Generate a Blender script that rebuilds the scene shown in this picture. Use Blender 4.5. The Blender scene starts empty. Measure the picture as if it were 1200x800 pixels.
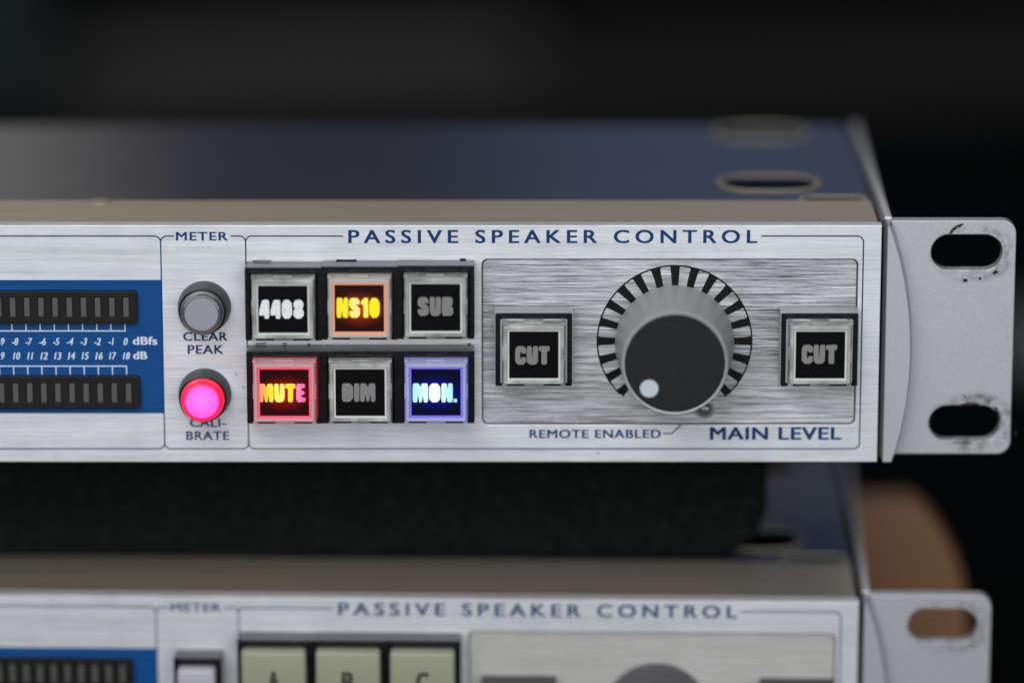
import bpy, bmesh, math, random
from mathutils import Vector, Matrix, Euler
random.seed(7)
S = bpy.context.scene
COL = S.collection
MM = 0.001
# ---------------------------------------------------------------- camera
FPX = 5280.0; TH = math.atan(1395/FPX); DIST = 811.0
c_, s_ = math.cos(TH), math.sin(TH)
CAM = Vector((0, -DIST*c_, DIST*s_))
cd = bpy.data.cameras.new('camera'); cam = bpy.data.objects.new('camera', cd); COL.objects.link(cam)
cam.location = CAM*MM; cam.rotation_euler = (math.pi/2-TH, 0, 0)
cd.sensor_width = 36; cd.lens = 36*FPX/1200; cd.clip_start = .05; cd.clip_end = 60
cd.dof.use_dof = True; cd.dof.focus_distance = (DIST-3)*MM; cd.dof.aperture_fstop = 3.5
S.camera = cam
# ---------------------------------------------------------------- world and lamps
W = bpy.data.worlds.new('World'); S.world = W; W.use_nodes = True
bg = W.node_tree.nodes['Background']; bg.inputs[0].default_value = (.80, .86, 1, 1); bg.inputs[1].default_value = .05
def area(name, loc, target, sx, sy, power, col):
    l = bpy.data.lights.new(name, 'AREA'); l.shape = 'RECTANGLE'; l.size = sx; l.size_y = sy; l.energy = power; l.color = col
    o = bpy.data.objects.new(name, l); COL.objects.link(o); o.location = loc
    o.rotation_euler = (Vector(target)-Vector(loc)).to_track_quat('-Z', 'Y').to_euler()
    return o
area('key_softbox', (-.55, -1.15, 1.25), (0, 0, 0), 1.3, .9, 18, (.93, .96, 1))
area('front_fill', (.2, -2.0, .55), (0, 0, 0), 2.8, 1.7, 34, (.93, .965, 1))  # added frontal fill that lifts the lower part of the panel
area('back_blue_fill', (.17, 1.6, .42), (.03, 0, .02), .36, .30, .14, (.38, .54, 1))  # added blue light, out of view, for the cover's reflection
area('back_warm_fill', (-.335, 1.6, .42), (-.08, 0, .02), .20, .30, .17, (1, .93, .82))  # added warm light, out of view, greying the cover's left end
area('rear_lip_fill', (-.1, 1.5, 1.15), (0, 0, 0), 1.5, .6, 2.3, (1, .92, .80))  # added warm light above and behind, brightening the upper lip
S.view_settings.view_transform = 'Standard'; S.view_settings.look = 'None'
S.view_settings.exposure = 0; S.view_settings.gamma = 1
S.cycles.use_denoising = True; S.cycles.max_bounces = 8; S.cycles.sample_clamp_indirect = 4
# ---------------------------------------------------------------- helpers
def U(x, y, Y=0.0):
    """photo point -> (X, Z) in mm on the vertical plane at depth Y"""
    d = Vector((1,0,0))*((x-600)/FPX) + Vector((0,s_,c_))*((400-y)/FPX) + Vector((0,c_,-s_))
    p = CAM + d*((Y-CAM.y)/d.y); return (p.x, p.z)
def UZ(x, y, Z):
    d = Vector((1,0,0))*((x-600)/FPX) + Vector((0,s_,c_))*((400-y)/FPX) + Vector((0,c_,-s_))
    p = CAM + d*((Z-CAM.z)/d.z); return (p.x, p.y)
BASE = 22.56
OFF = Vector((0, 0, BASE))
def srgb(r, g, b):
    f = lambda v: (v/255/12.92) if v/255 <= .04045 else ((v/255+.055)/1.055)**2.4
    return (f(r), f(g), f(b), 1)
def link(name, me, mat=None, parent=None):
    o = bpy.data.objects.new(name, me); COL.objects.link(o)
    if mat and len(me.materials) == 0: me.materials.append(mat)
    if parent is not None: o.parent = parent
    return o
def finish(bm, name, mat, parent, smooth=False, off=None):
    """bmesh in mm -> object in metres"""
    bmesh.ops.recalc_face_normals(bm, faces=bm.faces)
    if off is None: off = OFF if parent is not None else Vector((0,0,0))
    for v in bm.verts: v.co = (v.co+off)*MM
    for f in bm.faces: f.smooth = smooth
    me = bpy.data.meshes.new(name); bm.to_mesh(me); bm.free()
    if smooth:
        try: me.set_sharp_from_angle(angle=math.radians(32))
        except Exception: pass
    return link(name, me, mat, parent)
def box_bm(bm, x0, x1, y0, y1, z0, z1, bev=0, seg=2):
    r = bmesh.ops.create_cube(bm, size=1)['verts']
    for v in r: v.co = Vector(((x0+x1)/2+v.co.x*(x1-x0), (y0+y1)/2+v.co.y*(y1-y0), (z0+z1)/2+v.co.z*(z1-z0)))
    if bev:
        es = {e for v in r for e in v.link_edges}
        bmesh.ops.bevel(bm, geom=list(es), offset=bev, segments=seg, profile=.5, affect='EDGES')
def box(name, mat, parent, x0, x1, y0, y1, z0, z1, bev=0, seg=2, smooth=True, off=None):
    bm = bmesh.new(); box_bm(bm, x0, x1, y0, y1, z0, z1, bev, seg); return finish(bm, name, mat, parent, smooth, off)
def rrect(x0, x1, z0, z1, r, n=6):
    pts = []
    for cx, cz, a0 in ((x1-r, z1-r, 0), (x0+r, z1-r, 90), (x0+r, z0+r, 180), (x1-r, z0+r, 270)):
        for i in range(n+1):
            a = math.radians(a0+90*i/n); pts.append((cx+r*math.cos(a), cz+r*math.sin(a)))
    return pts
def plate_bm(loops, yf, yb, bevel=0.0, horizontal=False):
    """flat plate with holes; loops are outlines in (x,z); spans depth yf..yb (or height when horizontal)"""
    cu = bpy.data.curves.new('tmp', 'CURVE'); cu.dimensions = '2D'; cu.fill_mode = 'BOTH'
    t = abs(yb-yf); cu.extrude = max(t/2-bevel, 1e-5); cu.bevel_depth = bevel; cu.bevel_resolution = 1; cu.offset = -bevel
    for L in loops:
        sp = cu.splines.new('POLY'); sp.points.add(len(L)-1)
        for p, (x, z) in zip(sp.points, L): p.co = (x, z, 0, 1)
        sp.use_cyclic_u = True
    o = bpy.data.objects.new('tmp', cu); COL.objects.link(o)
    dg = bpy.context.evaluated_depsgraph_get(); me = bpy.data.meshes.new_from_object(o.evaluated_get(dg))
    bm = bmesh.new(); bm.from_mesh(me)
    bpy.data.objects.remove(o); bpy.data.curves.remove(cu); bpy.data.meshes.remove(me)
    bmesh.ops.remove_doubles(bm, verts=bm.verts, dist=1e-5)
    m = (yf+yb)/2
    for v in bm.verts:
        x, z, k = v.co
        v.co = Vector((x, z, m+k)) if horizontal else Vector((x, m-k, z))
    return bm
def plate(name, mat, parent, loops, yf, yb, bevel=0.0, horizontal=False, off=None, smooth=False):
    bm = plate_bm(loops, yf, yb, bevel, horizontal)
    return finish(bm, name, mat, parent, smooth, off)
def lathe_bm(bm, prof, cx, cz, n=64, dx=0, dz=0):
    """revolve (r, y) about a horizontal axis facing the viewer; dx/dz shear the far end (a slightly bent shaft)"""
    rings = []
    y0, y1 = prof[0][1], prof[-1][1]
    for r, y in prof:
        t = (y-y0)/((y1-y0) or 1)
        if r < 1e-6: rings.append([bm.verts.new((cx+dx*t, y, cz+dz*t))])
        else: rings.append([bm.verts.new((cx+dx*t+r*math.cos(2*math.pi*i/n), y, cz+dz*t+r*math.sin(2*math.pi*i/n))) for i in range(n)])
    for a, b in zip(rings, rings[1:]):
        for i in range(n):
            j = (i+1) % n
            if len(a) == 1 and len(b) == 1: continue
            if len(a) == 1: bm.faces.new((a[0], b[i], b[j]))
            elif len(b) == 1: bm.faces.new((a[i], a[j], b[0]))
            else: bm.faces.new((a[i], a[j], b[j], b[i]))
def lathe(name, mat, parent, prof, cx, cz, n=64, dx=0, dz=0, off=None):
    bm = bmesh.new(); lathe_bm(bm, prof, cx, cz, n, dx, dz); return finish(bm, name, mat, parent, True, off)
def ribbon_bm(bm, pts, w, y):
    """flat printed line of width w along pts in (x,z)"""
    n = len(pts); L = []; R = []
    for i, p in enumerate(pts):
        p = Vector(p); d = Vector((0, 0))
        a = (p-Vector(pts[i-1])).normalized() if i else None
        b = (Vector(pts[i+1])-p).normalized() if i < n-1 else None
        t = ((a or b)+(b or a)).normalized(); nn = Vector((-t.y, t.x))
        k = w/2/max(.5, abs(nn.dot(Vector((-(a or b).y, (a or b).x)))))
        L.append(bm.verts.new((p.x+nn.x*k, y, p.y+nn.y*k))); R.append(bm.verts.new((p.x-nn.x*k, y, p.y-nn.y*k)))
    for i in range(n-1): bm.faces.new((L[i], L[i+1], R[i+1], R[i]))
def arc(cx, cz, r, a0, a1, n=8):
    return [(cx+r*math.cos(math.radians(a0+(a1-a0)*i/n)), cz+r*math.sin(math.radians(a0+(a1-a0)*i/n))) for i in range(n+1)]
def text_bm(bm, s, x0, x1, z0, z1, y, bold=.0, spacing=1.0, shear=0.0, offset=0.0):
    """lettering fitted to a rectangle, real letter outlines"""
    cu = bpy.data.curves.new('tmp', 'FONT'); cu.body = s; cu.size = 1; cu.space_character = spacing; cu.shear = shear
    cu.offset = offset; cu.space_word = 1.0; cu.resolution_u = 4
    o = bpy.data.objects.new('tmp', cu); COL.objects.link(o)
    dg = bpy.context.evaluated_depsgraph_get(); me = bpy.data.meshes.new_from_object(o.evaluated_get(dg))
    vs = [v.co.copy() for v in me.vertices]; fs = [tuple(p.vertices) for p in me.polygons]
    bpy.data.objects.remove(o); bpy.data.curves.remove(cu); bpy.data.meshes.remove(me)
    a0, a1 = min(v.x for v in vs), max(v.x for v in vs); b0, b1 = min(v.y for v in vs), max(v.y for v in vs)
    k = [(0, 0)] if bold == 0 else [(-bold, -bold*.35), (-bold/3, bold*.35), (bold/3, -bold*.35), (bold, bold*.35), (-bold, bold*.35), (bold, -bold*.35), (-bold/3, -bold*.35), (bold/3, bold*.35)]
    X0, X1 = x0+bold, x1-bold
    for q, (d, e) in enumerate(k):
        new = [bm.verts.new((X0+(v.x-a0)/(a1-a0)*(X1-X0)+d, y-.003*q, z0+bold*.35+(v.y-b0)/(b1-b0)*(z1-z0-bold*.7)+e)) for v in vs]
        for f in fs:
            try: bm.faces.new([new[i] for i in f])
            except ValueError: pass
def chaikin(P, t=.2):
    o = []
    for i in range(len(P)):
        a, b = Vector(P[i]), Vector(P[(i+1) % len(P)])
        o += [tuple(a.lerp(b, t)), tuple(a.lerp(b, 1-t))]
    return o
# ---------------------------------------------------------------- materials
def mat(name, col=(.5,.5,.5,1), rough=.5, metal=0.0, **kw):
    m = bpy.data.materials.new(name); m.use_nodes = True; p = m.node_tree.nodes['Principled BSDF']
    p.inputs['Base Color'].default_value = tuple(col) if len(col) == 4 else (*col, 1)
    p.inputs['Roughness'].default_value = rough; p.inputs['Metallic'].default_value = metal
    for k, v in kw.items(): p.inputs[k.replace('_', ' ')].default_value = v
    return m
def nodes(m):
    nt = m.node_tree; return nt, nt.nodes, nt.links, nt.nodes['Principled BSDF']
def coords(nt, scale, rot=(0,0,0)):
    tc = nt.nodes.new('ShaderNodeTexCoord'); mp = nt.nodes.new('ShaderNodeMapping')
    mp.inputs['Scale'].default_value = scale; mp.inputs['Rotation'].default_value = rot
    nt.links.new(tc.outputs['Object'], mp.inputs['Vector']); return mp.outputs['Vector']
def noise(nt, vec, scale=1, detail=4, rough=.6, dist=0):
    n = nt.nodes.new('ShaderNodeTexNoise'); n.inputs['Scale'].default_value = scale; n.inputs['Detail'].default_value = detail
    n.inputs['Roughness'].default_value = rough; n.inputs['Distortion'].default_value = dist
    nt.links.new(vec, n.inputs['Vector']); return n.outputs['Fac']
def ramp(nt, fac, stops):
    r = nt.nodes.new('ShaderNodeValToRGB'); e = r.color_ramp.elements
    while len(e) < len(stops): e.new(.5)
    for x, (p, c) in zip(e, stops): x.position = p; x.color = c if len(c) == 4 else (*c, 1)
    nt.links.new(fac, r.inputs['Fac']); return r.outputs['Color']
def maprange(nt, v, a, b, c, d):
    r = nt.nodes.new('ShaderNodeMapRange'); nt.links.new(v, r.inputs[0])
    for i, x in enumerate((a, b, c, d)): r.inputs[i+1].default_value = x
    return r.outputs[0]
def math_n(nt, op, a, b):
    r = nt.nodes.new('ShaderNodeMath'); r.operation = op
    for i, x in enumerate((a, b)):
        if isinstance(x, (int, float)): r.inputs[i].default_value = x
        else: nt.links.new(x, r.inputs[i])
    return r.outputs[0]
def mixc(nt, fac, a, b, mode='MIX'):
    r = nt.nodes.new('ShaderNodeMix'); r.data_type = 'RGBA'; r.blend_type = mode
    for s, x in ((0, fac), (6, a), (7, b)):
        if isinstance(x, (int, float)): r.inputs[s].default_value = x
        elif isinstance(x, tuple): r.inputs[s].default_value = x if len(x) == 4 else (*x, 1)
        else: nt.links.new(x, r.inputs[s])
    return r.outputs[2]
def bump(nt, h, strength, dist, prev=None):
    b = nt.nodes.new('ShaderNodeBump'); b.inputs['Strength'].default_value = strength; b.inputs['Distance'].default_value = dist
    nt.links.new(h, b.inputs['Height'])
    if prev: nt.links.new(prev, b.inputs['Normal'])
    return b.outputs['Normal']
def brushed(name, lo, hi, coarse=False, metal=.75, rough=.42):
    m = mat(name, (.7,.7,.7,1), rough, metal); nt, N, Lk, P = nodes(m)
    if not coarse:
        fine = noise(nt, coords(nt, (60, 60, 3300)), 1, 4, .75)
        wide = noise(nt, coords(nt, (16, 16, 700)), 1, 3, .6)
        mot = noise(nt, coords(nt, (120, 120, 120)), 1, 4, .6)
        v = math_n(nt, 'ADD', math_n(nt, 'MULTIPLY', fine, .5), math_n(nt, 'ADD', math_n(nt, 'MULTIPLY', wide, .28), math_n(nt, 'MULTIPLY', mot, .22)))
        col = ramp(nt, v, [(.34, lo), (.66, hi)])
        # short dark scratches and specks
        sc = noise(nt, coords(nt, (180, 180, 2600)), 1, 2, .5)
        col = mixc(nt, maprange(nt, sc, .73, .80, 0, .30), col, (.16,.16,.17))
        sp = noise(nt, coords(nt, (1400, 1400, 1700)), 1, 2, .5)
        col = mixc(nt, maprange(nt, sp, .77, .82, 0, .5), col, (.12,.12,.13))
        nrm = bump(nt, fine, .35, .00006)
    else:
        f1 = noise(nt, coords(nt, (85, 85, 3000), (0, .004, 0)), 1, 5, .8, .0)
        f2 = noise(nt, coords(nt, (40, 40, 1900), (0, -.004, 0)), 1, 2, .6, .0)
        mot = noise(nt, coords(nt, (35, 35, 60)), 1, 3, .6)
        v = math_n(nt, 'ADD', math_n(nt, 'MULTIPLY', f1, .55), math_n(nt, 'ADD', math_n(nt, 'MULTIPLY', f2, .20), math_n(nt, 'MULTIPLY', mot, .20)))
        col = ramp(nt, v, [(.38, lo), (.46, tuple(a*.6+b*.4 for a, b in zip(lo, hi))), (.52, tuple(a*.3+b*.7 for a, b in zip(lo, hi))), (.60, hi)])
        nrm = bump(nt, f1, .8, .00012)
    Lk.new(col, P.inputs['Base Color']); Lk.new(nrm, P.inputs['Normal'])
    Lk.new(maprange(nt, v, .3, .7, rough+.08, rough-.08), P.inputs['Roughness'])
    return m
M = {}
M['panel'] = brushed('brushed_aluminium', (.52,.535,.56), (.92,.93,.95), metal=.45, rough=.42)
M['pocket'] = brushed('coarse_brushed_aluminium', (.07,.07,.074), (.86,.865,.88), True, .5, .40)
M['pocket_soft'] = brushed('fine_satin_plate', (.36,.35,.325), (.60,.585,.55), False, .2, .5)
# warm satin lip
m = M['lip'] = mat('satin_aluminium', (.55,.5,.42,1), .45, .75); nt, N, Lk, P = nodes(m)
Lk.new(ramp(nt, noise(nt, coords(nt, (40, 900, 900)), 1, 5, .6), [(.3, (.50,.44,.345)), (.7, (.59,.52,.41))]), P.inputs['Base Color'])
# silver paint on the brackets
m = M['paint'] = mat('silver_paint', (.5,.5,.52,1), .42, .45); nt, N, Lk, P = nodes(m)
g = noise(nt, coords(nt, (2600,)*3), 1, 3, .6); w2 = noise(nt, coords(nt, (60,)*3), 1, 4, .6)
colp = ramp(nt, math_n(nt, 'ADD', math_n(nt, 'MULTIPLY', g, .8), math_n(nt, 'MULTIPLY', w2, .2)), [(.30, (.43,.43,.445)), (.70, (.54,.54,.56))])
M['paint_plain_color'] = None
Lk.new(colp, P.inputs['Base Color']); Lk.new(bump(nt, g, .25, .00005), P.inputs['Normal'])
# same paint with worn rings round the slots
def ear_mat(slots):
    m = mat('silver_paint_scuffed', (.5,.5,.52,1), .42, .45); nt, N, Lk, P = nodes(m)
    g = noise(nt, coords(nt, (2600,)*3), 1, 3, .6); w2 = noise(nt, coords(nt, (60,)*3), 1, 4, .6)
    col = ramp(nt, math_n(nt, 'ADD', math_n(nt, 'MULTIPLY', g, .8), math_n(nt, 'MULTIPLY', w2, .2)), [(.30, (.43,.43,.445)), (.70, (.54,.54,.56))])
    dirt = noise(nt, coords(nt, (500,)*3), 1, 5, .7); fine = noise(nt, coords(nt, (1500,)*3), 1, 4, .7)
    for (cx, cz, rx, rz, amt) in slots:
        tc = N.new('ShaderNodeTexCoord'); sub = N.new('ShaderNodeVectorMath'); sub.operation = 'SUBTRACT'
        sub.inputs[1].default_value = (cx*MM, 0, (cz+BASE)*MM); Lk.new(tc.outputs['Object'], sub.inputs[0])
        ml = N.new('ShaderNodeVectorMath'); ml.operation = 'MULTIPLY'; ml.inputs[1].default_value = (1000/rx, 0, 1000/rz); Lk.new(sub.outputs[0], ml.inputs[0])
        ln = N.new('ShaderNodeVectorMath'); ln.operation = 'LENGTH'; Lk.new(ml.outputs[0], ln.inputs[0])
        ring = maprange(nt, ln.outputs['Value'], .90, 1.08, 1, 0)
        a = math_n(nt, 'MULTIPLY', ring, maprange(nt, dirt, .42, .66, 0, amt))
        col = mixc(nt, a, col, (.10,.095,.09))
        b = math_n(nt, 'MULTIPLY', maprange(nt, ln.outputs['Value'], .95, 1.15, 1, 0), maprange(nt, fine, .62, .68, 0, .55*amt))
        col = mixc(nt, b, col, (.03,.03,.03))
    Lk.new(col, P.inputs['Base Color']); Lk.new(bump(nt, g, .25, .00005), P.inputs['Normal'])
    return m
# blue cover
m = M['cover'] = mat('blue_steel_cover', (.03,.045,.10,1), .30, .0, Specular_IOR_Level=.5); nt, N, Lk, P = nodes(m)
Lk.new(ramp(nt, noise(nt, coords(nt, (60,)*3), 1, 4, .6), [(.3, (.016,.022,.044)), (.7, (.020,.027,.052))]), P.inputs['Base Color'])
M['bare'] = mat('bare_edge_metal', (.33,.30,.22,1), .6, .3)
M['gapm'] = mat('dark_gap_metal', (.10,.095,.09,1), .5, .4)
M['black'] = mat('black_plastic', (.006,.006,.007,1), .38)
m = M['bezel'] = mat('black_bezel_plastic', (.01,.01,.011,1), .22, 0, Specular_IOR_Level=.33); nt, N, Lk, P = nodes(m)
q = noise(nt, coords(nt, (900,)*3), 1, 4, .6)
Lk.new(ramp(nt, q, [(.35, (.004,.004,.005)), (.70, (.012,.012,.014))]), P.inputs['Base Color']); Lk.new(bump(nt, q, .3, .0001), P.inputs['Normal'])
M['void'] = mat('dark_cavity', (.004,.004,.005,1), .8)
M['ink'] = mat('dark_blue_ink', srgb(12, 56, 104), .5, 0, Specular_IOR_Level=.15)
M['white_ink'] = mat('white_ink', (.62,.68,.78,1), .5)
m = M['blue'] = mat('blue_print', srgb(0, 66, 145), .5, 0, Specular_IOR_Level=.2); nt, N, Lk, P = nodes(m)
Lk.new(ramp(nt, noise(nt, coords(nt, (60, 60, 2500)), 1, 4, .6), [(.3, srgb(2, 64, 122)), (.7, srgb(8, 77, 138))]), P.inputs['Base Color'])
m = M['dialink'] = mat('black_dial_print', (.004,.004,.004,1), .5, 0, Specular_IOR_Level=.1); nt, N, Lk, P = nodes(m)
Lk.new(mixc(nt, maprange(nt, noise(nt, coords(nt, (2200,)*3), 1, 3, .6), .68, .74, 0, .7), (.008,.008,.008), (.3,.28,.25)), P.inputs['Base Color'])
M['led'] = mat('unlit_led_lens', (.085,.08,.072,1), .35)
M['ledbar'] = mat('meter_housing', (.009,.008,.008,1), .4, 0, Specular_IOR_Level=.25)
m = M['knob'] = mat('turned_knob_metal', (.34,.34,.325,1), .45, .0, Specular_IOR_Level=.35); nt, N, Lk, P = nodes(m)
Lk.new(ramp(nt, noise(nt, coords(nt, (210, 0, 210)), 1, 3, .6), [(.36, (.32,.32,.31)), (.62, (.37,.37,.36))]), P.inputs['Base Color'])  # soft reflection streaks along the skirt put into the colour
Lk.new(bump(nt, noise(nt, coords(nt, (30, 2600, 30)), 1, 3, .6), .2, .00005), P.inputs['Normal'])
M['rim'] = mat('polished_rim_metal', (.62,.62,.61,1), .3, .5)
M['knobface'] = mat('black_knob_face', (.015,.017,.018,1), .5, 0, Specular_IOR_Level=.2)
nt, N, Lk, P = nodes(M['knobface']); q = noise(nt, coords(nt, (1300,)*3), 1, 4, .7)
Lk.new(ramp(nt, q, [(.3, (.009,.011,.012)), (.75, (.017,.020,.021))]), P.inputs['Base Color']); Lk.new(bump(nt, q, .15, .00005), P.inputs['Normal'])
M['dot'] = mat('pale_grey_dot', (.52,.56,.60,1), .5)
M['frame'] = mat('clear_plastic_frame', (.74,.74,.69,1), .12, 0, Specular_IOR_Level=.6, Coat_Weight=.4, Coat_Roughness=.08, Transmission_Weight=.4, IOR=1.4)
nt, N, Lk, P = nodes(M['frame'])
Lk.new(ramp(nt, noise(nt, coords(nt, (260,)*3), 1, 4, .6), [(.34, (.42,.42,.39)), (.52, (.66,.66,.61)), (.66, (.9,.9,.86))]), P.inputs['Base Color'])  # glassy highlights and darks mottled into the frame colour
M['frame2'] = mat('clear_plastic_inner_frame', (.66,.67,.63,1), .2, 0, Specular_IOR_Level=.6)
M['legend'] = mat('black_legend_film', (.002,.002,.003,1), .3, 0, Specular_IOR_Level=.12)
M['greyplast'] = mat('dark_grey_plastic', (.014,.016,.0155,1), .4, 0, Specular_IOR_Level=.3)
M['smoke'] = mat('smoky_clear_plastic', (.10,.10,.095,1), .12, 0, Specular_IOR_Level=.8, Coat_Weight=.6)
M['lens'] = mat('grey_button_lens', (.30,.29,.34,1), .35)
def emis(name, base, em, strength, rough=.3):
    m = mat(name, base, rough); p = m.node_tree.nodes['Principled BSDF']
    p.inputs['Emission Color'].default_value = (*em[:3], 1); p.inputs['Emission Strength'].default_value = strength; return m
def glow_plate(name, inner, strength, rx=.62, rz=.42):
    """black film with a lamp behind it: light leaks through round the lettering"""
    m = mat(name, (.002,.002,.003,1), .3, 0, Specular_IOR_Level=.12); nt, N, Lk, P = nodes(m)
    tc = N.new('ShaderNodeTexCoord'); sb = N.new('ShaderNodeVectorMath'); sb.operation = 'SUBTRACT'; sb.inputs[1].default_value = (.5,.5,.48)
    Lk.new(tc.outputs['Generated'], sb.inputs[0])
    ml = N.new('ShaderNodeVectorMath'); ml.operation = 'MULTIPLY'; ml.inputs[1].default_value = (1/rx, 0, 1/rz); Lk.new(sb.outputs[0], ml.inputs[0])
    ln = N.new('ShaderNodeVectorMath'); ln.operation = 'LENGTH'; Lk.new(ml.outputs[0], ln.inputs[0])
    f = maprange(nt, ln.outputs['Value'], 0, 1, 1, 0); f = math_n(nt, 'POWER', f, 1.6)
    Lk.new(math_n(nt, 'ADD', math_n(nt, 'MULTIPLY', f, strength), strength*.03), P.inputs['Emission Strength'])
    P.inputs['Emission Color'].default_value = (*inner[:3], 1); return m
def letter_glow(name, stops, strength, grain=.0):
    m = mat(name, (.01,.01,.01,1), .6, 0, Specular_IOR_Level=.05); nt, N, Lk, P = nodes(m)
    tc = N.new('ShaderNodeTexCoord'); sp = N.new('ShaderNodeSeparateXYZ'); Lk.new(tc.outputs['Generated'], sp.inputs[0])
    Lk.new(ramp(nt, sp.outputs['X'], stops), P.inputs['Emission Color']); P.inputs['Emission Strength'].default_value = strength
    return m
def worn_letter(name, c, spec=.6):
    m = mat(name, c, .55); nt, N, Lk, P = nodes(m)
    q = noise(nt, coords(nt, (5200,)*3), 1, 2, .5)
    Lk.new(mixc(nt, maprange(nt, q, .58, .68, 0, spec), c, (.02,.02,.02)), P.inputs['Base Color']); return m
M['unlit_letters'] = worn_letter('unlit_letters', (.21,.205,.195), .25)
M['white_letters'] = worn_letter('worn_white_letters', (.85,.86,.85), .5)
# ---------------------------------------------------------------- chunky legend glyphs (x to the right, height 1)
G = {
'4': [(0,.17),(0,.42),(.17,.95),(.28,1),(.5,1),(.56,.92),(.56,0),(.3,0),(.3,.17)],
'0': [(0,.22),(0,.78),(.16,1),(.42,1),(.58,.78),(.58,.22),(.42,0),(.16,0)],
'8': [(0,.16),(0,.38),(.05,.48),(.09,.53),(.05,.59),(.02,.68),(.02,.86),(.16,1),(.42,1),(.56,.86),(.56,.68),(.53,.59),(.48,.53),(.53,.48),(.58,.38),(.58,.16),(.42,0),(.16,0)],
'S': [(.02,.12),(.14,0),(.46,0),(.60,.13),(.62,.44),(.46,.60),(.30,.67),(.60,.66),(.58,.88),(.44,1),(.14,1),(0,.86),(0,.58),(.14,.44),(.34,.34),(0,.36)],
'U': [(0,1),(.27,1),(.29,.38),(.32,.38),(.34,1),(.62,1),(.62,.16),(.48,0),(.14,0),(0,.16)],
'B': [(0,0),(0,1),(.5,1),(.6,.9),(.6,.62),(.52,.51),(.63,.42),(.63,.12),(.52,0)],
'N': [(0,0),(0,1),(.3,1),(.38,.66),(.40,1),(.64,1),(.64,0),(.36,0),(.27,.40),(.25,0)],
'1': [(.14,0),(.14,.66),(0,.66),(0,.82),(.2,1),(.42,1),(.42,0)],
'M': [(0,0),(0,1),(.34,1),(.43,.78),(.52,1),(.86,1),(.86,0),(.61,0),(.58,.42),(.50,0),(.36,0),(.28,.42),(.25,0)],
'T': [(.15,0),(.15,.74),(0,.74),(0,1),(.6,1),(.6,.74),(.45,.74),(.45,0)],
'E': [(0,0),(0,1),(.52,1),(.52,.78),(.30,.74),(.30,.62),(.48,.60),(.48,.42),(.30,.38),(.30,.26),(.54,.24),(.54,0)],
'D': [(0,0),(0,1),(.46,1),(.64,.80),(.64,.2),(.46,0)],
'I': [(0,0),(0,1),(.3,1),(.3,0)],
'O': [(0,.2),(0,.8),(.18,1),(.48,1),(.66,.8),(.66,.2),(.48,0),(.18,0)],
'.': [(0,0),(0,.19),(.2,.19),(.2,0)],
'C': [(.14,0),(0,.16),(0,.84),(.14,1),(.46,1),(.6,.86),(.6,.6),(.37,.6),(.32,.72),(.27,.62),(.27,.38),(.32,.28),(.37,.4),(.6,.4),(.6,.14),(.46,0)],
}
def chunky(name, s, px, mat_, parent, Y):
    """block lettering, fitted to the rectangle the photo shows it in"""
    (x0, z1), (x1, z0) = U(px[0], px[1], Y), U(px[2], px[3], Y)
    gap = .075 if s == '4408' else .045; w = sum(max(p[0] for p in G[c]) for c in s)+gap*(len(s)-1)
    kx, kz = (x1-x0)/w, z1-z0; cx = x0; loops = []
    for c in s:
        P = chaikin(G[c], .14)
        P = [(cx+(p[0]+random.uniform(-.006, .006))*kx, z0+(p[1]+random.uniform(-.006, .006))*kz) for p in P]; loops.append(P)
        cx += (max(p[0] for p in G[c])+gap)*kx
    bm = bmesh.new()
    for L in loops:
        b2 = plate_bm([L], Y, Y+.06)
        me = bpy.data.meshes.new('t'); b2.to_mesh(me); b2.free(); bm.from_mesh(me); bpy.data.meshes.remove(me)
    return finish(bm, name, mat_, parent, False)
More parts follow.
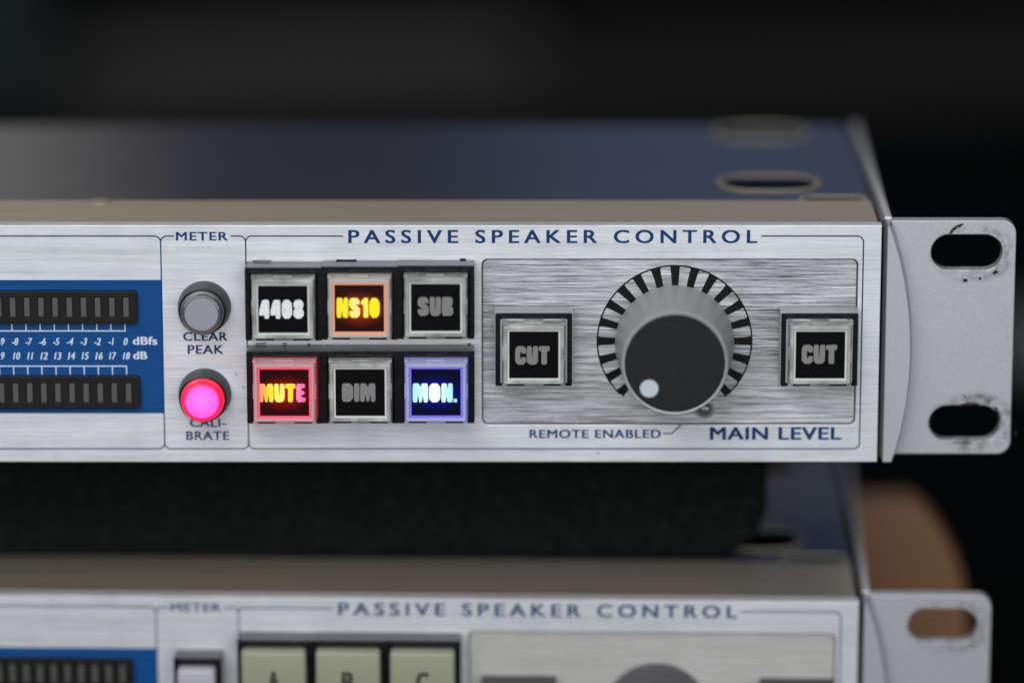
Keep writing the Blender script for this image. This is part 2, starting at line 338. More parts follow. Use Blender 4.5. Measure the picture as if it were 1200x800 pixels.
# ---------------------------------------------------------------- parts of a rack unit
def frustum_ring(bm, o0, o1, i0, i1, y0, y1):
    """square ring: outer rect o0 at depth y0 rising to o1 at y1, closed on the inside i1 -> i0; rects (x0,x1,z0,z1)"""
    def R(r, y): return [bm.verts.new((r[0], y, r[2])), bm.verts.new((r[1], y, r[2])), bm.verts.new((r[1], y, r[3])), bm.verts.new((r[0], y, r[3]))]
    A, B, C, D = R(o0, y0), R(o1, y1), R(i1, y1), R(i0, y0)
    for P, Q in ((A, B), (B, C), (C, D)):
        for i in range(4): j = (i+1) % 4; bm.faces.new((P[i], P[j], Q[j], Q[i]))
def inset(r, a): return (r[0]+a, r[1]-a, r[2]+a, r[3]-a)
YB = -4.4      # face of the bezels
def push_button(parent, cx, cz, word, wpx, lit=None, sheen_collar=False, yawj=0.0, letters=None, w=13.75, h=13.5):
    hw, hh = w/2, h/2
    bz = (cx-hw, cx+hw, cz-hh, cz+hh)
    b = plate('push_button', M['bezel'], parent, [rrect(*bz, .25, 2), rrect(cx-6.0, cx+6.0, cz-6.25, cz+5.65, .3, 2)][::1], YB, 1.2, .12)
    if sheen_collar: box('sheen_collar', M['sheen_collar'], b, bz[0]-.15, bz[1]+.15, YB+.35, -.3, bz[2]-.15, bz[3]+.15, .05, 1)  # added shell: bright reflection on the bezel top put into its colour
    bm = bmesh.new(); box_bm(bm, cx-6.2, cx+6.2, -1.0, -.6, cz-6.4, cz+5.8); finish(bm, 'well', M['void'], b)
    # clear cap: sloped skirt, step, raised front ring
    cr = (cx-5.85, cx+5.85, cz-6.05, cz+5.5)
    fr = emis('lit_clear_frame', lit.get('base', (.50,.48,.46,1)), lit['frame'], lit['fs'], .16) if lit else M['frame']
    fr2 = emis('lit_inner_frame', (.12,.10,.12,1), lit['inner'], lit['is'], .2) if lit else M['frame2']
    bm = bmesh.new()
    c0, c1, c2, c3 = cr, inset(cr, .18), inset(cr, .42), inset(cr, 1.0)
    frustum_ring(bm, c0, c1, inset(cr, .9), inset(cr, .9), -1.2, -5.7)
    frustum_ring(bm, c1, c2, inset(cr, 1.1), c3, -5.7, -7.2)
    frustum_ring(bm, inset(cr, .5), inset(cr, .62), inset(cr, 1.1), inset(cr, .95), -7.2, -7.5)
    finish(bm, 'cap_frame', fr, b)
    bm = bmesh.new()   # moulded tabs in the middle of each side and the corner blocks
    for sx in (-1, 1):
        x = cx+sx*5.50; box_bm(bm, x-.14, x+.14, -6.75, -5.2, cz-1.5, cz+1.2, .05, 1)
    for sz, zz in ((-1, cr[2]), (1, cr[3])):
        box_bm(bm, cx-1.7, cx+1.7, -6.45, -4.8, zz-.14-.05*sz, zz+.14-.05*sz, .05, 1)
        for sx in (-1, 1): box_bm(bm, cx+sx*5.25-.42, cx+sx*5.25+.42, -6.9, -4.7, zz-.14-.1*sz, zz+.14-.1*sz, .06, 1)
    finish(bm, 'cap_tabs', fr, b)
    bm = bmesh.new(); fi = inset(cr, .98); frustum_ring(bm, fi, inset(fi, .08), inset(fi, .46), inset(fi, .46), -5.0, -7.05)
    finish(bm, 'inner_frame', fr2, b)
    lp = inset(fi, .3)
    box('legend_plate', lit['plate'] if lit else M['legend'], b, lp[0], lp[1], -6.75, -6.3, lp[2], lp[3])
    if word: chunky('lettering', word, wpx, lit['letters'] if lit else (letters or M['unlit_letters']), b, -6.83)
    return b
def round_button(parent, cx, cz, r_y, sx, sz, lit):
    b = lathe('round_button', M['greyplast'], parent, [(4.78, .3), (4.78, -.4), (4.62, -1.6), (4.30, -3.6), (4.05, -3.75), (3.9, -3.7), (3.9, -2.0), (0, -2.0)], cx, cz, 72, sx*.35, sz*.35)
    capm = M['cap_lit'] if lit else M['smoke']; lens = M['lens_lit'] if lit else M['lens']
    ox, oz = sx*.3, sz*.3
    lathe('button_cap', capm, b, [(3.92, -1.8), (3.9, -4.4), (3.72, -5.3), (3.45, -5.75), (3.2, -5.8), (3.08, -5.6), (3.08, -5.3)], cx+ox, cz+oz, 72, sx*.6, sz*.6)
    lathe('button_face', lens, b, [(3.04, -5.2), (3.04, -5.62), (2.9, -5.72), (0, -5.74)], cx+ox+sx*.6, cz+oz+sz*.6, 72)
    if lit:
        l = bpy.data.lights.new('button_lamp', 'POINT'); l.energy = .0007; l.color = (1, .03, .12); l.shadow_soft_size = .0025
        o = bpy.data.objects.new('button_lamp', l); COL.objects.link(o); o.parent = b; o.location = ((cx+ox)*MM, -.0085, (cz+oz+BASE)*MM)
    return b
M['sheen_collar'] = brushed('sheen_collar_metal', (.42,.43,.45), (.62,.63,.66))  # reflected plate tone put into the shell's colour
M['cap_lit'] = emis('lit_red_cap', (.6,.02,.06,1), srgb(255, 10, 60), .85)
M['lens_lit'] = emis('lit_pink_lens', (.5,.08,.3,1), srgb(255, 84, 214), .92)
nt, N, Lk, P = nodes(M['lens_lit'])
tc = N.new('ShaderNodeTexCoord'); vm = N.new('ShaderNodeVectorMath'); vm.operation = 'DISTANCE'; vm.inputs[1].default_value = (.5, .5, .55)
sx0 = N.new('ShaderNodeSeparateXYZ'); cb = N.new('ShaderNodeCombineXYZ'); Lk.new(tc.outputs['Generated'], sx0.inputs[0]); Lk.new(sx0.outputs['X'], cb.inputs['X']); Lk.new(sx0.outputs['Z'], cb.inputs['Z']); cb.inputs['Y'].default_value = .5
Lk.new(cb.outputs[0], vm.inputs[0])
Lk.new(ramp(nt, vm.outputs['Value'], [(0, srgb(255, 120, 226)), (.25, srgb(255, 96, 216)), (.5, srgb(255, 62, 190))]), P.inputs['Emission Color'])
M['chip'] = mat('dark_grime', (.02,.017,.015,1), .7, 0, Specular_IOR_Level=.1)
def slot(x0, x1, y0, y1, Y):
    (a, t), (b, u) = U(x0, y0, Y), U(x1, y1, Y); return a, b, u, t
YE = 4.5       # face of the rack ear
XR = 66.15     # right edge of the front panel
XL = -372.0
ZT, ZB = 21.46, -22.56
S1 = slot(1091.5, 1174, 275, 316.3, YE); S2 = slot(1089, 1171, 474.8, 516, YE)
def sl(r): return rrect(*r, (r[3]-r[2])/2-.01, 16)
M['ear'] = ear_mat([((S1[0]+S1[1])/2+1.2, (S1[2]+S1[3])/2-.3, 7.6, 5.3, .75), ((S2[0]+S2[1])/2+1.4, (S2[2]+S2[3])/2+.1, 7.8, 5.6, .95)])
def rack_unit(first):
    root = bpy.data.objects.new('rack_unit', None); COL.objects.link(root); root.empty_display_size = .02
    # -- front panel with a milled pocket
    px0, px1 = U(564.5, 400)[0], U(1004, 400)[0]; pz1, pz0 = U(700, 303.5)[1], U(700, 497.5)[1]
    plate('front_panel', M['panel'], root, [[(XL, ZB), (XR, ZB), (XR, ZT), (XL, ZT)], rrect(px0, px1, pz0, pz1, 1.1)], 0, 2.6, .12)
    pk = plate('knob_plate', M['pocket'] if first else M['pocket_soft'], root, [rrect(px0+.25, px1-.25, pz0+.25, pz1-.25, .95)], .45, 2.5, .08)
    # satin aluminium frame behind the panel = the lip seen from above
    lipd = 20 if first else 22
    bm = bmesh.new(); box_bm(bm, XL, XR-.45, 2.65, lipd, ZT-2.6, ZT-.02, .12, 1); box_bm(bm, XL, XR-.45, 2.65, lipd, ZB+.02, ZB+2.6, .12, 1)
    box_bm(bm, XL, XR-.45, 2.7, 5, ZB+2.7, ZT-2.7)
    finish(bm, 'front_frame', M['lip'], root, True)
    if first:
        sx, sy = UZ(117, 237, ZT); bm = bmesh.new(); bmesh.ops.create_cone(bm, cap_ends=True, segments=20, radius1=2.1, radius2=1.9, depth=.3)
        for v in bm.verts: v.co += Vector((sx, sy, ZT+.1))
        finish(bm, 'screw', M['bare'], root, True)
    # -- cover with oval vents
    vents = []
    for vx, vy, w, d in ((901, 215.5, 17.6, 12.2), (892, 156.5, 17.2, 12.0), (997, 231, 17, 9.5), (610, 96, 17, 12)):
        X, Y = UZ(vx, vy, ZT-.6); vents.append((X-w/2, X+w/2, Y-d/2, Y+d/2))
    vents = [v for v in vents[:3]]
    vents[2] = (vents[2][0]-.5, vents[2][1]-1.5, lipd-3, lipd+5.2)
    dep = 88.0
    hl = [rrect(v[0], v[1], v[2], v[3], min(v[1]-v[0], v[3]-v[2])/2-.05, 8) for v in vents[:2]]
    v = vents[2]; v = (v[0], min(v[1], XR-1.6), lipd+.4, lipd+4.6); hl.append(rrect(*v, 1.9, 6)); vents[2] = v
    cov = plate('top_cover', M['cover'], root, [[(XL, lipd+.02), (XR-.45, lipd+.02), (XR-.45, dep), (XL, dep)]]+hl, ZT-1.7, ZT-.6, .0, True)
    for q, v in enumerate(vents):
        r = min(v[1]-v[0], v[3]-v[2])/2
        plate('vent_rim', M['bare'], cov, [rrect(v[0]-.8, v[1]+.8, v[2]-.8 if q < 2 else v[2]-.3, v[3]+.8, r+.5, 8), rrect(*v, r-.05, 8)], ZT-.62, ZT-.22, .1, True)
    bm = bmesh.new()
    box_bm(bm, XL, XR-.5, dep-1.2, dep-.02, ZB+1.2, ZT-1.75); box_bm(bm, XL, XR-1.0, lipd+.03, dep-1.25, ZB+.6, ZB+1.6); box_bm(bm, XR-1.6, XR-.5, 5.2, dep-1.25, ZB+1.65, ZT-1.75)
    box_bm(bm, XL, XL+1, 5.2, dep-1.25, ZB+1.65, ZT-1.75); box_bm(bm, XL+20, XR-4, lipd+2, dep-4, ZB+6, ZB+8)
    finish(bm, 'chassis', M['cover'], root)
    # -- right bracket: side plate, curved boss, rack ear
    br = box('side_bracket', M['paint'], root, XR+.9, XR+2.25, 5.5, dep-1, ZB+.6, ZT+.35, .18, 2)
    box('bracket_edge', M['gapm'], br, XR+.5, XR+2.0, 2.0, 5.45, ZB+.3, ZT-.2, .15, 1)
    ex1, ez1 = U(1191.5, 258.5, YE); ez0 = U(1150, 531.5, YE)[1]
    ear_out = [(XR+1.4, ez0), (ex1-2.4, ez0)]+arc(ex1-2.4, ez0+2.4, 2.4, -90, 0, 6)+arc(ex1-2.4, ez1-2.4, 2.4, 0, 90, 6)+[(XR+1.4, ez1)]
    ear = plate('rack_ear', M['ear'], root, [ear_out, sl(S1), sl(S2)], YE, YE+2.6, .16)
    # boss bounded by a straight edge and an arc
    bx0 = XR+1.15; topx = U(1041.5, 265)[0]; botx = U(1043.5, 541)[0]; midx = U(1066.5, 400)[0]
    zt, zb = ZT-.05, ZB
    def arcpts(gx, gz):
        out = []
        for i in range(33):
            t = i/32; z = zb-gz+(zt-zb+2*gz)*t; b = botx+(topx-botx)*t; m_ = midx-(topx+botx)/2
            out.append((b+gx+m_*(1-(2*t-1)**2)**.92 if 0 < t < 1 else b+gx, z))
        return out
    bm = bmesh.new(); A = arcpts(0, 0); B = arcpts(.75, 0)
    fa = [bm.verts.new((x, 0.05, z)) for x, z in A]+[bm.verts.new((bx0, 0.05, zt)), bm.verts.new((bx0, 0.05, zb))]
    fm = [bm.verts.new((x+.22, 0.25, z)) for x, z in A]+[bm.verts.new((bx0-.12, 0.25, zt)), bm.verts.new((bx0-.12, 0.25, zb))]
    fb = [bm.verts.new((x, YE-.02, z)) for x, z in B]+[bm.verts.new((bx0-.12, YE-.02, zt)), bm.verts.new((bx0-.12, YE-.02, zb))]
    bm.faces.new(fa); bm.faces.new(fb)
    for P_, Q_ in ((fa, fm), (fm, fb)):
        for i in range(len(P_)): j = (i+1) % len(P_); bm.faces.new((P_[i], P_[j], Q_[j], Q_[i]))
    finish(bm, 'bracket_boss', M['paint'], root, False)
    # -- printed lines
    def H(y, x=600): return U(x, y)[1]
    def X(x, y=400): return U(x, y)[0]
    zt_, zb_ = H(276.6), H(525.5); r = 1.1; w = .24; yp = -.03
    xa, xb, xc = X(190.6), X(289.6), X(1009.6)
    bm = bmesh.new()
    ribbon_bm(bm, [(XL+6, zt_)]+arc(xa-r, zt_-r, r, 90, 0)+arc(xa-r, zb_+r, r, 0, -90)+[(XL+6, zb_)], w, yp)
    ribbon_bm(bm, [(X(204, 277), zt_)]+arc(xa+r, zt_-r, r, 90, 172), w, yp-.004)
    ribbon_bm(bm, arc(xa+r, zb_+r, r, 188, 270)+arc(xb-r, zb_+r, r, 270, 360)+arc(xb-r, zt_-r, r, 0, 90)+[(X(270, 277), zt_)], w, yp-.004)
    ribbon_bm(bm, [(X(402, 277), zt_)]+arc(xb+r, zt_-r, r, 90, 172), w, yp-.008)
    ribbon_bm(bm, arc(xb+r, zb_+r, r, 188, 270)+arc(xc-r, zb_+r, r, 270, 360)+arc(xc-r, zt_-r, r, 0, 90)+[(X(892, 277), zt_)], w, yp-.008)
    ribbon_bm(bm, [U(777, 507.6), U(787, 507.6), U(798, 497.6)], w, yp-.012)
    finish(bm, 'border_lines', M['ink'], root)
    def word(s, x0, y0, x1, y1, bold=.07, spacing=1.0, name='lettering', m_='ink', sh=0, Y=yp, par=root):
        bold *= .8
        (a, t), (b, u) = U(x0, y0), U(x1, y1); bm = bmesh.new()
        text_bm(bm, s, a, b, u, t, Y, bold, spacing, sh, 0); return finish(bm, name, M[m_], par)
    word('METER', 206, 271.8, 267, 281.8, .085, 1.12)
    word('PASSIVE SPEAKER CONTROL', 408, 269.3, 887.5, 285, .12, 1.42)
    word('CLEAR', 214.5, 389, 266.6, 399.2, .085, 1.1); word('PEAK', 219.8, 404, 262, 414.6, .085, 1.1)
    word('CALI-', 222.4, 490, 265, 500, .085, 1.1); word('BRATE', 218, 505, 268.8, 515.2, .085, 1.1)
    word('REMOTE ENABLED', 620.5, 503, 774.5, 513, .085, 1.1); word('MAIN LEVEL', 832, 500.2, 986, 515, .15, 1.08)
    # -- blue meter field
    (a, t), (b, u) = U(190.6, 328), U(190.6, 484)
    bp = plate('meter_field', M['blue'], root, [[(XL+6.2, u), (a-.14, u), (a-.14, t), (XL+6.2, t)]], -.012, 0.1)
    P16 = 16.1/6.33; nseg = 26
    for (xr, y0, y1, lx, ly0, ly1) in ((160.8, 339.8, 377.8, 147.9, 346.6, 370), (164.2, 439.2, 477.2, 150.8, 446.8, 470)):
        (x1, z1), (_, z0) = U(xr, y0), U(xr, y1); x0 = x1-nseg*P16-2
        hl = []; l1, lz1 = U(lx, ly0); _, lz0 = U(lx, ly1); ww = .58
        for k in range(nseg): cx = l1-k*P16; hl.append(rrect(cx-ww, cx+ww, lz0, lz1, .3, 2))
        bar = plate('led_bar', M['ledbar'], bp, [rrect(x0, x1, z0, z1, .6, 4)]+hl, -1.1, .1, .12)
        box('bar_backing', M['void'], bp, x0+.6, x1-.6, -.2, -.05, z0+.6, z1-.6)
        seg = None
        for k in range(nseg):
            if seg is None: seg = box('led_segment', M['led'], bar, l1-ww+.02, l1+ww-.02, -.95, -.25, lz0+.02, lz1-.02, .12, 1)
            else:
                s2 = seg.copy(); COL.objects.link(s2); s2.parent = bar; s2.location = (-k*P16*MM, 0, 0)
    bm = bmesh.new(); yw = -.04
    za, zb2 = H(387.6), H(428.8)
    xe, xe2 = X(146.6, 387), X(148.2, 429)
    ribbon_bm(bm, [(xe-nseg*P16, za), (xe+.1, za)], .22, yw); ribbon_bm(bm, [(xe2-nseg*P16, zb2), (xe2+.1, zb2)], .22, yw)
    for k in range(nseg):
        ribbon_bm(bm, [(xe-k*P16, za+.02), (xe-k*P16, H(378))], .2, yw-.003); ribbon_bm(bm, [(xe2-k*P16, zb2-.02), (xe2-k*P16, H(438.5))], .2, yw-.003)
    finish(bm, 'scale_lines', M['white_ink'], bp)
    bm = bmesh.new()
    for k in range(16):
        s_a = '0' if k == 0 else '-%d' % k; s_b = '%d' % (18-k)
        wa = (5.2 if k == 0 else (8.2 if k < 10 else 11)) if k != 1 else 6.6; wb = 9.0 if 18-k >= 10 else 5.0
        if s_b == '11': wb = 7.4
        cxa = 147.3-16.1*k-(0 if k == 0 else .8); cxb = 148.2-16.1*k
        for s, cx, wd, y0, y1 in ((s_a, cxa, wa, 395.8, 404.2), (s_b, cxb, wb, 412.6, 421)):
            (p, t), (q, u) = U(cx-wd/2, y0), U(cx+wd/2, y1); text_bm(bm, s, p, q, u, t, yw, .05, 1, .24, 0)
    finish(bm, 'scale_numbers', M['white_ink'], bp)
    word('dBfs', 155.4, 394.3, 184.6, 403.8, .11, 1.05, 'scale_lettering', 'white_ink', 0, yw, bp)
    word('dB', 155.8, 411.6, 172.8, 420.6, .11, 1.05, 'scale_lettering', 'white_ink', 0, yw, bp)
    if first:
        # rubbed and chipped paint round the slots
        bm = bmesh.new(); ys = YE-.012
        for pts, w_ in (([(1113, 274), (1116, 269), (1121, 265), (1129, 262.5)], .32), ([(1115, 273.5), (1119, 268.5), (1127, 264.5)], .2),
                        ([(1128.5, 329), (1131.5, 328), (1133, 330)], .55), ([(1147, 326), (1150, 326.5)], .5), ([(1164, 320.5), (1169, 317.5)], .6),
                        ([(1130, 463), (1132, 466)], .25), ([(1169, 281), (1172, 285), (1173.6, 290)], .3), ([(1126, 474.2), (1136, 472.8), (1148, 474)], .4),
                        ([(1166, 476.5), (1169.5, 483), (1171.4, 492)], .45), ([(1116, 518.5), (1128, 519), (1140, 518.6)], .25), ([(1190.2, 504), (1190.4, 511)], .3)):
            P_ = [U(*p, YE) for p in pts]; ribbon_bm(bm, P_, w_, ys)
        finish(bm, 'paint_chips', M['chip'], ear)['kind'] = 'stuff'
        bm = bmesh.new()
        for pts, w_ in (([(296, 305.6), (306, 305.2), (318, 305.4)], .16), ([(394, 304.6), (408, 304.9), (418, 304.6)], .22), ([(539, 303.6), (546, 303.4)], .25), ([(486, 309.8), (489, 309), (494, 310)], .3),
                        ([(300, 402.6), (312, 402.2)], .2), ([(331, 402.2), (336, 402.6)], .25), ([(360, 402.4), (364, 403.6)], .2), ([(548, 402.8), (552, 402.2)], .2),
                        ([(790, 270), (791.2, 272.5)], .3), ([(284, 453), (286, 454)], .15), ([(276, 437), (277.5, 441)], .12), ([(700, 530), (702, 531)], .15), ([(960, 256), (962, 257)], .1)):
            ribbon_bm(bm, [U(*p) for p in pts], w_, -.045)
        finish(bm, 'grime_marks', M['chip'], root)['kind'] = 'stuff'
    return root, bp
# ================================================================ upper unit
up, fld = rack_unit(True)
up.location = (0, 0, -BASE*MM)
up['label'] = 'sharp upper silver rack unit with lit red, amber and blue buttons and black-faced knob'
up['category'] = 'rack unit'; up['group'] = 'silver speaker control rack units'
NS = dict(frame=srgb(225,150,110), fs=.03, inner=srgb(255,160,105), **{'is': .75}, plate=glow_plate('amber_leak_film', srgb(255,80,0), .5),
          letters=letter_glow('amber_letters', [(0, srgb(255,232,20)), (.3, srgb(255,238,60)), (.42, srgb(255,244,150)), (.62, srgb(255,246,110)), (.72, srgb(255,240,40)), (1, srgb(255,236,10))], 1.0))
MU = dict(base=(.46,.38,.38,1), frame=srgb(255,40,70), fs=.15, inner=srgb(255,40,85), **{'is': 1.0}, plate=glow_plate('red_leak_film', srgb(255,0,20), .55),
          letters=letter_glow('red_amber_letters', [(0, srgb(255,150,130)), (.14, srgb(255,196,60)), (.26, srgb(255,236,40)), (.45, srgb(255,246,130)), (.62, srgb(255,232,40)), (.76, srgb(255,225,50)), (.82, srgb(255,140,200)), (1, srgb(255,110,160))], 1.0))
MO = dict(base=(.44,.44,.50,1), frame=srgb(90,90,255), fs=.13, inner=srgb(95,90,255), **{'is': .8}, plate=glow_plate('blue_leak_film', srgb(10,0,255), .5),
          letters=letter_glow('cyan_letters', [(0, srgb(170,250,255)), (.3, srgb(225,255,255)), (.5, srgb(250,255,255)), (.8, srgb(190,250,255)), (1, srgb(140,225,255))], 1.05))
# button grid (centres from the bezel faces)
def ctr(x, y): return U(x, y, YB)
grid = [(332.3, 356.4, '4408', (303.5, 351.3, 356, 373.3), None), (421.6, 355.3, 'NS10', (394.4, 349, 445, 372.3), NS), (510.8, 354.3, 'SUB', (489.5, 348, 531, 370), None),
        (334.0, 453.8, 'MUTE', (303.2, 449.5, 358, 471), MU), (422.6, 453.6, 'DIM', (400.6, 449, 440, 470.4), None), (511.2, 453.4, 'MON.', (483.6, 449, 535.6, 471.2), MO)]
labels = {'4408': 'square button with white 4408 lettering, unlit', 'NS10': 'square button lit amber reading NS10', 'SUB': 'square unlit button reading SUB',
          'MUTE': 'square button lit red reading MUTE', 'DIM': 'square unlit button reading DIM', 'MON.': 'square button lit blue reading MON.'}
for x, y, s, wp, lit in grid:
    cx, cz = ctr(x, y)
    b = push_button(up, cx, cz, s, wp, lit, letters=M['white_letters'] if s == '4408' else None); b['label'] = labels[s]
for x, y, wp in ((625.5, 409.6, (603.8, 405.5, 644, 427)), (960.2, 409.8, (939.8, 404, 980.6, 426))):
    cx, cz = ctr(x, y); b = push_button(up, cx, cz, 'CUT', wp, None, True); b['label'] = 'square unlit button reading CUT'
for (x, y, lit, dx) in ((239.8, 359.3, False, -.25), (240.3, 461.3, True, -.25)):
    cx, cz = U(x, y); b = round_button(up, cx, cz, 0, dx, 0.0, lit); b['label'] = 'round button glowing pink' if lit else 'round grey unlit button'
# -- dial print and knob
kx, kz = U(790.6, 400)
bm = bmesh.new(); y = .42
ribbon_bm(bm, [(kx+13.9*math.sin(math.radians(a)), kz+13.9*math.cos(math.radians(a))) for a in range(-136, 137, 2)], .28, y)
for i in range(19):
    a = math.radians(-135+15*i); dr = Vector((math.sin(a), math.cos(a))); tn = Vector((dr.y, -dr.x)); c0 = Vector((kx, kz))
    poly = []
    for rr, hw in ((13.75, 1.0), (13.75, .86), (13.1, .74), (10.6, .60)): poly.append((rr, hw))
    def V(rr, w_): p = c0+dr*rr+tn*w_; return bm.verts.new((p.x, y-.004, p.y))
    jit = lambda: random.uniform(-.05, .05)
    L = [V(13.85, -1.0), V(13.5, -.80+jit()), V(12.3, -.72+jit()), V(10.3+jit(), -.60+jit())]; R = [V(13.85, 1.0), V(13.5, .80+jit()), V(12.3, .72+jit()), V(10.3+jit(), .60+jit())]
    for k in range(3): bm.faces.new((L[k], L[k+1], R[k+1], R[k]))
finish(bm, 'dial_scale', M['dialink'], up)
kb = kz-.25; H_ = 14.4; lx = -.45
kn = lathe('volume_knob', M['knob'], up, [(10.3, .3), (10.75, -.4), (10.72, -1.5), (9.5, -H_+.75), (9.3, -H_+.5)], kx, kb, 128, lx, 0)
lathe('knob_rim', M['rim'], kn, [(9.38, -H_+.6), (9.4, -H_+.35), (9.18, -H_), (8.98, -H_+.02), (8.96, -H_+.5)], kx+lx, kb, 128)
lathe('knob_face', M['knobface'], kn, [(8.95, -H_+.6), (8.93, -H_+.1), (8.8, -H_-.02), (0, -H_-.05)], kx+lx, kb, 128)
dx, dz = U(760.8, 455, -H_); lathe('pointer_dot', M['dot'], kn, [(1.62, -H_+.1), (1.62, -H_-.10), (0, -H_-.11)], dx, dz, 40)
sx_, sz_ = U(826.3, 479.5, -.6)
ld = lathe('status_lamp', M['paint'], up, [(1.75, .5), (1.75, -.35), (1.45, -.6), (1.3, -.5), (1.3, -.2)], sx_, sz_, 40)
lathe('lamp_lens', M['smoke'], ld, [(1.28, .2), (1.2, -1.1), (.8, -1.7), (0, -1.9)], sx_, sz_, 40)
# ================================================================ lower unit
lo, fld2 = rack_unit(False)
R_ = Euler((.0367760532, 0, -.0249187)).to_matrix(); R_ = Matrix.Rotation(-.0249187, 3, 'Z') @ Matrix.Rotation(.0367760532, 3, 'X')
T_ = Vector((-2.6, 3.4, -71.0))
lo.location = (T_+R_ @ Vector((0, 0, -BASE)))*MM; lo.rotation_euler = R_.to_euler()
lo['label'] = 'blurred lower silver rack unit with pale green square buttons, below the black foam'
lo['category'] = 'rack unit'; lo['group'] = 'silver speaker control rack units'
M['green'] = mat('pale_green_cap', (.29,.29,.205,1), .4, 0, Specular_IOR_Level=.5)
M['olive_ink'] = mat('dark_olive_ink', (.05,.05,.03,1), .5)
M['lilac'] = mat('pale_lilac_cap', (.42,.40,.46,1), .4)
def plain_button(parent, cx, cz, capm, s=None, w=13.75, h=13.5, cap=11.9):
    b = plate('push_button', M['bezel'], parent, [rrect(cx-w/2, cx+w/2, cz-h/2, cz+h/2, .25, 2)], YB, 1.2, .12)
    cp = box('button_cap', capm, b, cx-cap/2, cx+cap/2, -7.6, YB+.02, cz-cap/2-.3, cz+cap/2-.3, .7, 3)
    if s:
        bm = bmesh.new(); text_bm(bm, s, cx-1.2, cx+1.2, cz-2.2, cz+1.9, -7.66, .25); finish(bm, 'lettering', M['olive_ink'], b)
    return b
for x, y, s in ((332.3, 356.4, 'A'), (421.6, 356.0, 'B'), (510.8, 355.6, 'C')): plain_button(lo, *ctr(x, y), M['green'], s)
for x, y in ((332.3, 453.8), (421.6, 453.6), (510.8, 453.4)): plain_button(lo, *ctr(x, y), M['green'])
for x, y in ((625.5, 409.6), (960.2, 409.8)): plain_button(lo, *ctr(x, y), M['green'])
for x, y in ((239.8, 362), (239.8, 464)): plain_button(lo, *U(x, y, -3), M['lilac'], None, 8.8, 8.8, 7.0)
M['knobgrey'] = mat('grey_knob_plastic', (.085,.08,.09,1), .5, .1)
kn2 = lathe('volume_knob', M['knobgrey'], lo, [(9.2, .3), (9.6, -.4), (9.5, -1.5), (8.6, -11), (8.2, -11.6), (0, -11.7)], kx, kz-.3, 96)
lathe('pointer_dot', M['dot'], kn2, [(1.4, -11.5), (1.4, -11.8), (0, -11.82)], kx-4, kz-5, 32)
# rubber feet under the lower unit
M['rubber'] = mat('black_rubber', (.012,.012,.012,1), .8)
DESK = -105.3
for fx in (XL+20, XR-20):
    for fy in (28, 78):
        p = T_+R_ @ Vector((fx, fy, ZB)); hgt = (p.z-DESK)
        bm = bmesh.new(); bmesh.ops.create_cone(bm, cap_ends=True, segments=32, radius1=5, radius2=6.5, depth=hgt)
        for v in bm.verts: v.co += Vector((fx, fy, ZB-hgt/2+.2))
        finish(bm, 'rubber_foot', M['rubber'], lo, True)
# ================================================================ foam pad between the units
def foam():
    m = mat('black_foam', (.02,.024,.026,1), .95, 0, Specular_IOR_Level=.1); nt, N, Lk, P = nodes(m)
    q = noise(nt, coords(nt, (620,)*3), 1, 5, .75); f = noise(nt, coords(nt, (1300,)*3), 1, 3, .7)
    base = ramp(nt, q, [(.34, (.003,.0035,.004)), (.55, (.008,.010,.0105)), (.72, (.034,.038,.040))])
    Lk.new(mixc(nt, maprange(nt, f, .63, .71, 0, .6), base, (.11,.11,.11)), P.inputs['Base Color'])
    Lk.new(bump(nt, q, .9, .0016), P.inputs['Normal'])
    x0, x1, y0, y1, z0, z1 = -365.0, 48.0, 25.9, 82.0, -49.3, -22.75
    bm = bmesh.new(); nx, nz, ny = 160, 12, 10
    # cross-section outline swept along X, with its right end rounded upward
    def prof(t):   # closed outline in (y,z) with rounded edges
        pass
    box_bm(bm, x0, x1, y0, y1, z0, z1)
    eb = [e for e in bm.edges if all(abs(v.co.x-x1) < .1 for v in e.verts) and abs(e.verts[0].co.z-e.verts[1].co.z) < .1 and e.verts[0].co.z < -40]
    bmesh.ops.bevel(bm, geom=eb, offset=11, segments=10, profile=.5, affect='EDGES')
    ev = [e for e in bm.edges if all(abs(v.co.y-y0) < .1 for v in e.verts)]
    bmesh.ops.bevel(bm, geom=ev, offset=1.6, segments=3, profile=.5, affect='EDGES')
    o = finish(bm, 'foam_pad', m, None, True)
    o.rotation_euler = (0, 0, 0)
    o['label'] = 'black speckled foam pad wedged between the two silver rack units'; o['category'] = 'foam pad'
foam()
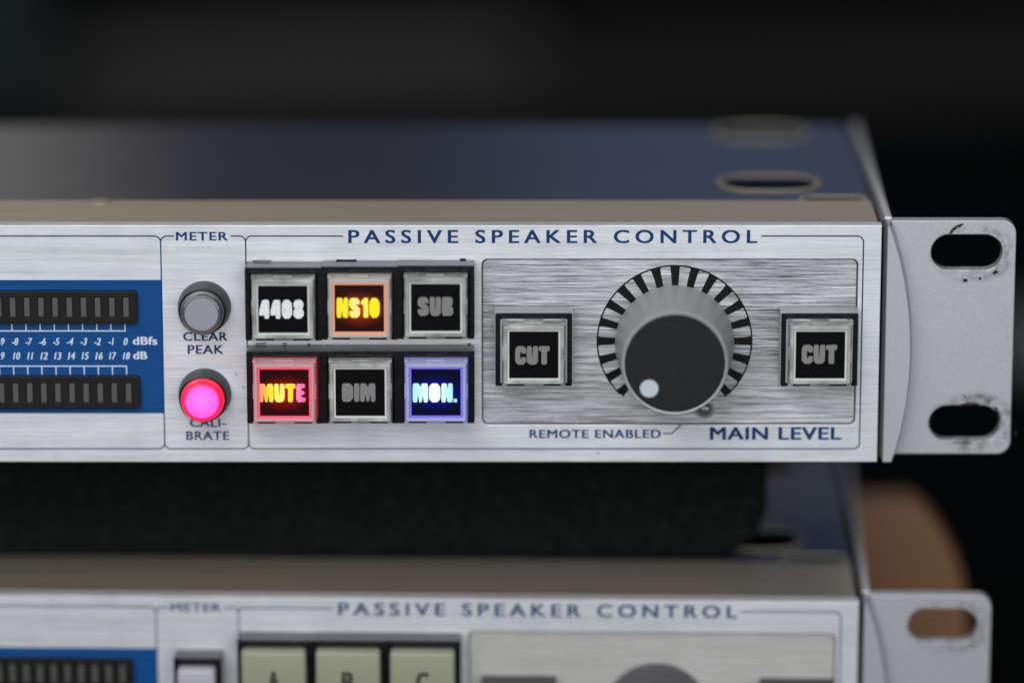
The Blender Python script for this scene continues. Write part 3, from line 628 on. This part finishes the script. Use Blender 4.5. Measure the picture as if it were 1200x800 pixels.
# ================================================================ surroundings
def struct(o, kind='structure'): o['kind'] = kind; return o
m = M['desk'] = mat('black_desk', (.004,.005,.006,1), .8, 0, Specular_IOR_Level=0); nt, N, Lk, P = nodes(m)
Lk.new(ramp(nt, noise(nt, coords(nt, (14,)*3), 1, 4, .6), [(.3, (.002,.003,.0035)), (.7, (.005,.006,.0065))]), P.inputs['Base Color'])
struct(box('desk', M['desk'], None, -1600, 1600, -45, 2600, DESK-30, DESK, 2, 2))
m = mat('dark_wall', (.006,.006,.007,1), .9); struct(box('wall', m, None, -2600, 2600, 2650, 2700, -900, 2400))
M['floorm'] = mat('dark_floor', (.04,.038,.036,1), .8); struct(box('floor', M['floorm'], None, -4000, 4000, -4000, 2640, -860, -800))
def tag(o, label, cat, group=None):
    o['label'] = label; o['category'] = cat
    if group: o['group'] = group
    return o
# brown block behind the right end of the lower unit
Yb = 66.0
pts = [U(*p, Yb) for p in ((985, 592), (1064, 590), (1080, 594), (1100, 618), (1118, 648), (1129, 680), (1134, 715), (1135, 770))]
pts = pts+[(pts[-1][0], DESK+.1), (pts[0][0], DESK+.1)]
m = mat('brown_wood', (.26,.125,.062,1), .55); nt, N, Lk, P = nodes(m)
Lk.new(ramp(nt, noise(nt, coords(nt, (60, 60, 12)), 1, 4, .6), [(.3, (.23,.108,.047)), (.7, (.28,.135,.063))]), P.inputs['Base Color'])
tag(plate('wooden_block', m, None, [pts], Yb, Yb+12, 1.5), 'brown round-shouldered block behind the rack ear of the lower unit', 'wooden block')
# dark shapes far behind
m = mat('charcoal_metal', (.055,.054,.052,1), .8, 0, Specular_IOR_Level=0)
def lying(name, mat_, x0, x1, ypx, depth, hgt, rz=0, bev=4):
    a = UZ(x0, ypx, DESK); b = UZ(x1, ypx, DESK); o = box(name, mat_, None, 0, b[0]-a[0], 0, depth, 0, hgt, bev, 4)
    o.location = (a[0]*MM, a[1]*MM, DESK*MM+.0002); o.rotation_euler.z = rz; return o
tag(lying('metal_case', m, 52, 640, 121, 60, 15, math.radians(9), 6), 'long charcoal bar with rounded left end lying in the dark behind the upper unit', 'metal bar')
m = mat('dark_grey_metal', (.026,.025,.025,1), .8, 0, Specular_IOR_Level=0)
tag(lying('equipment_lid', m, 60, 1500, 170, 150, 5, math.radians(11), 2), 'flat dark grey lid lying directly behind the upper unit', 'lid')
m = mat('grey_green_box', (.024,.032,.032,1), .8, 0, Specular_IOR_Level=0)
tag(lying('storage_box', m, -520, 42, 150, 120, 120, 0, 6), 'grey green box at the far left edge behind the units', 'box')
m = mat('pale_grey_metal', (.10,.10,.10,1), .5)
tag(lying('pale_canister', m, 1194, 1300, 452, 40, 13, 0, 5), 'pale grey blurred box at the right edge behind the upper rack ear', 'small box')
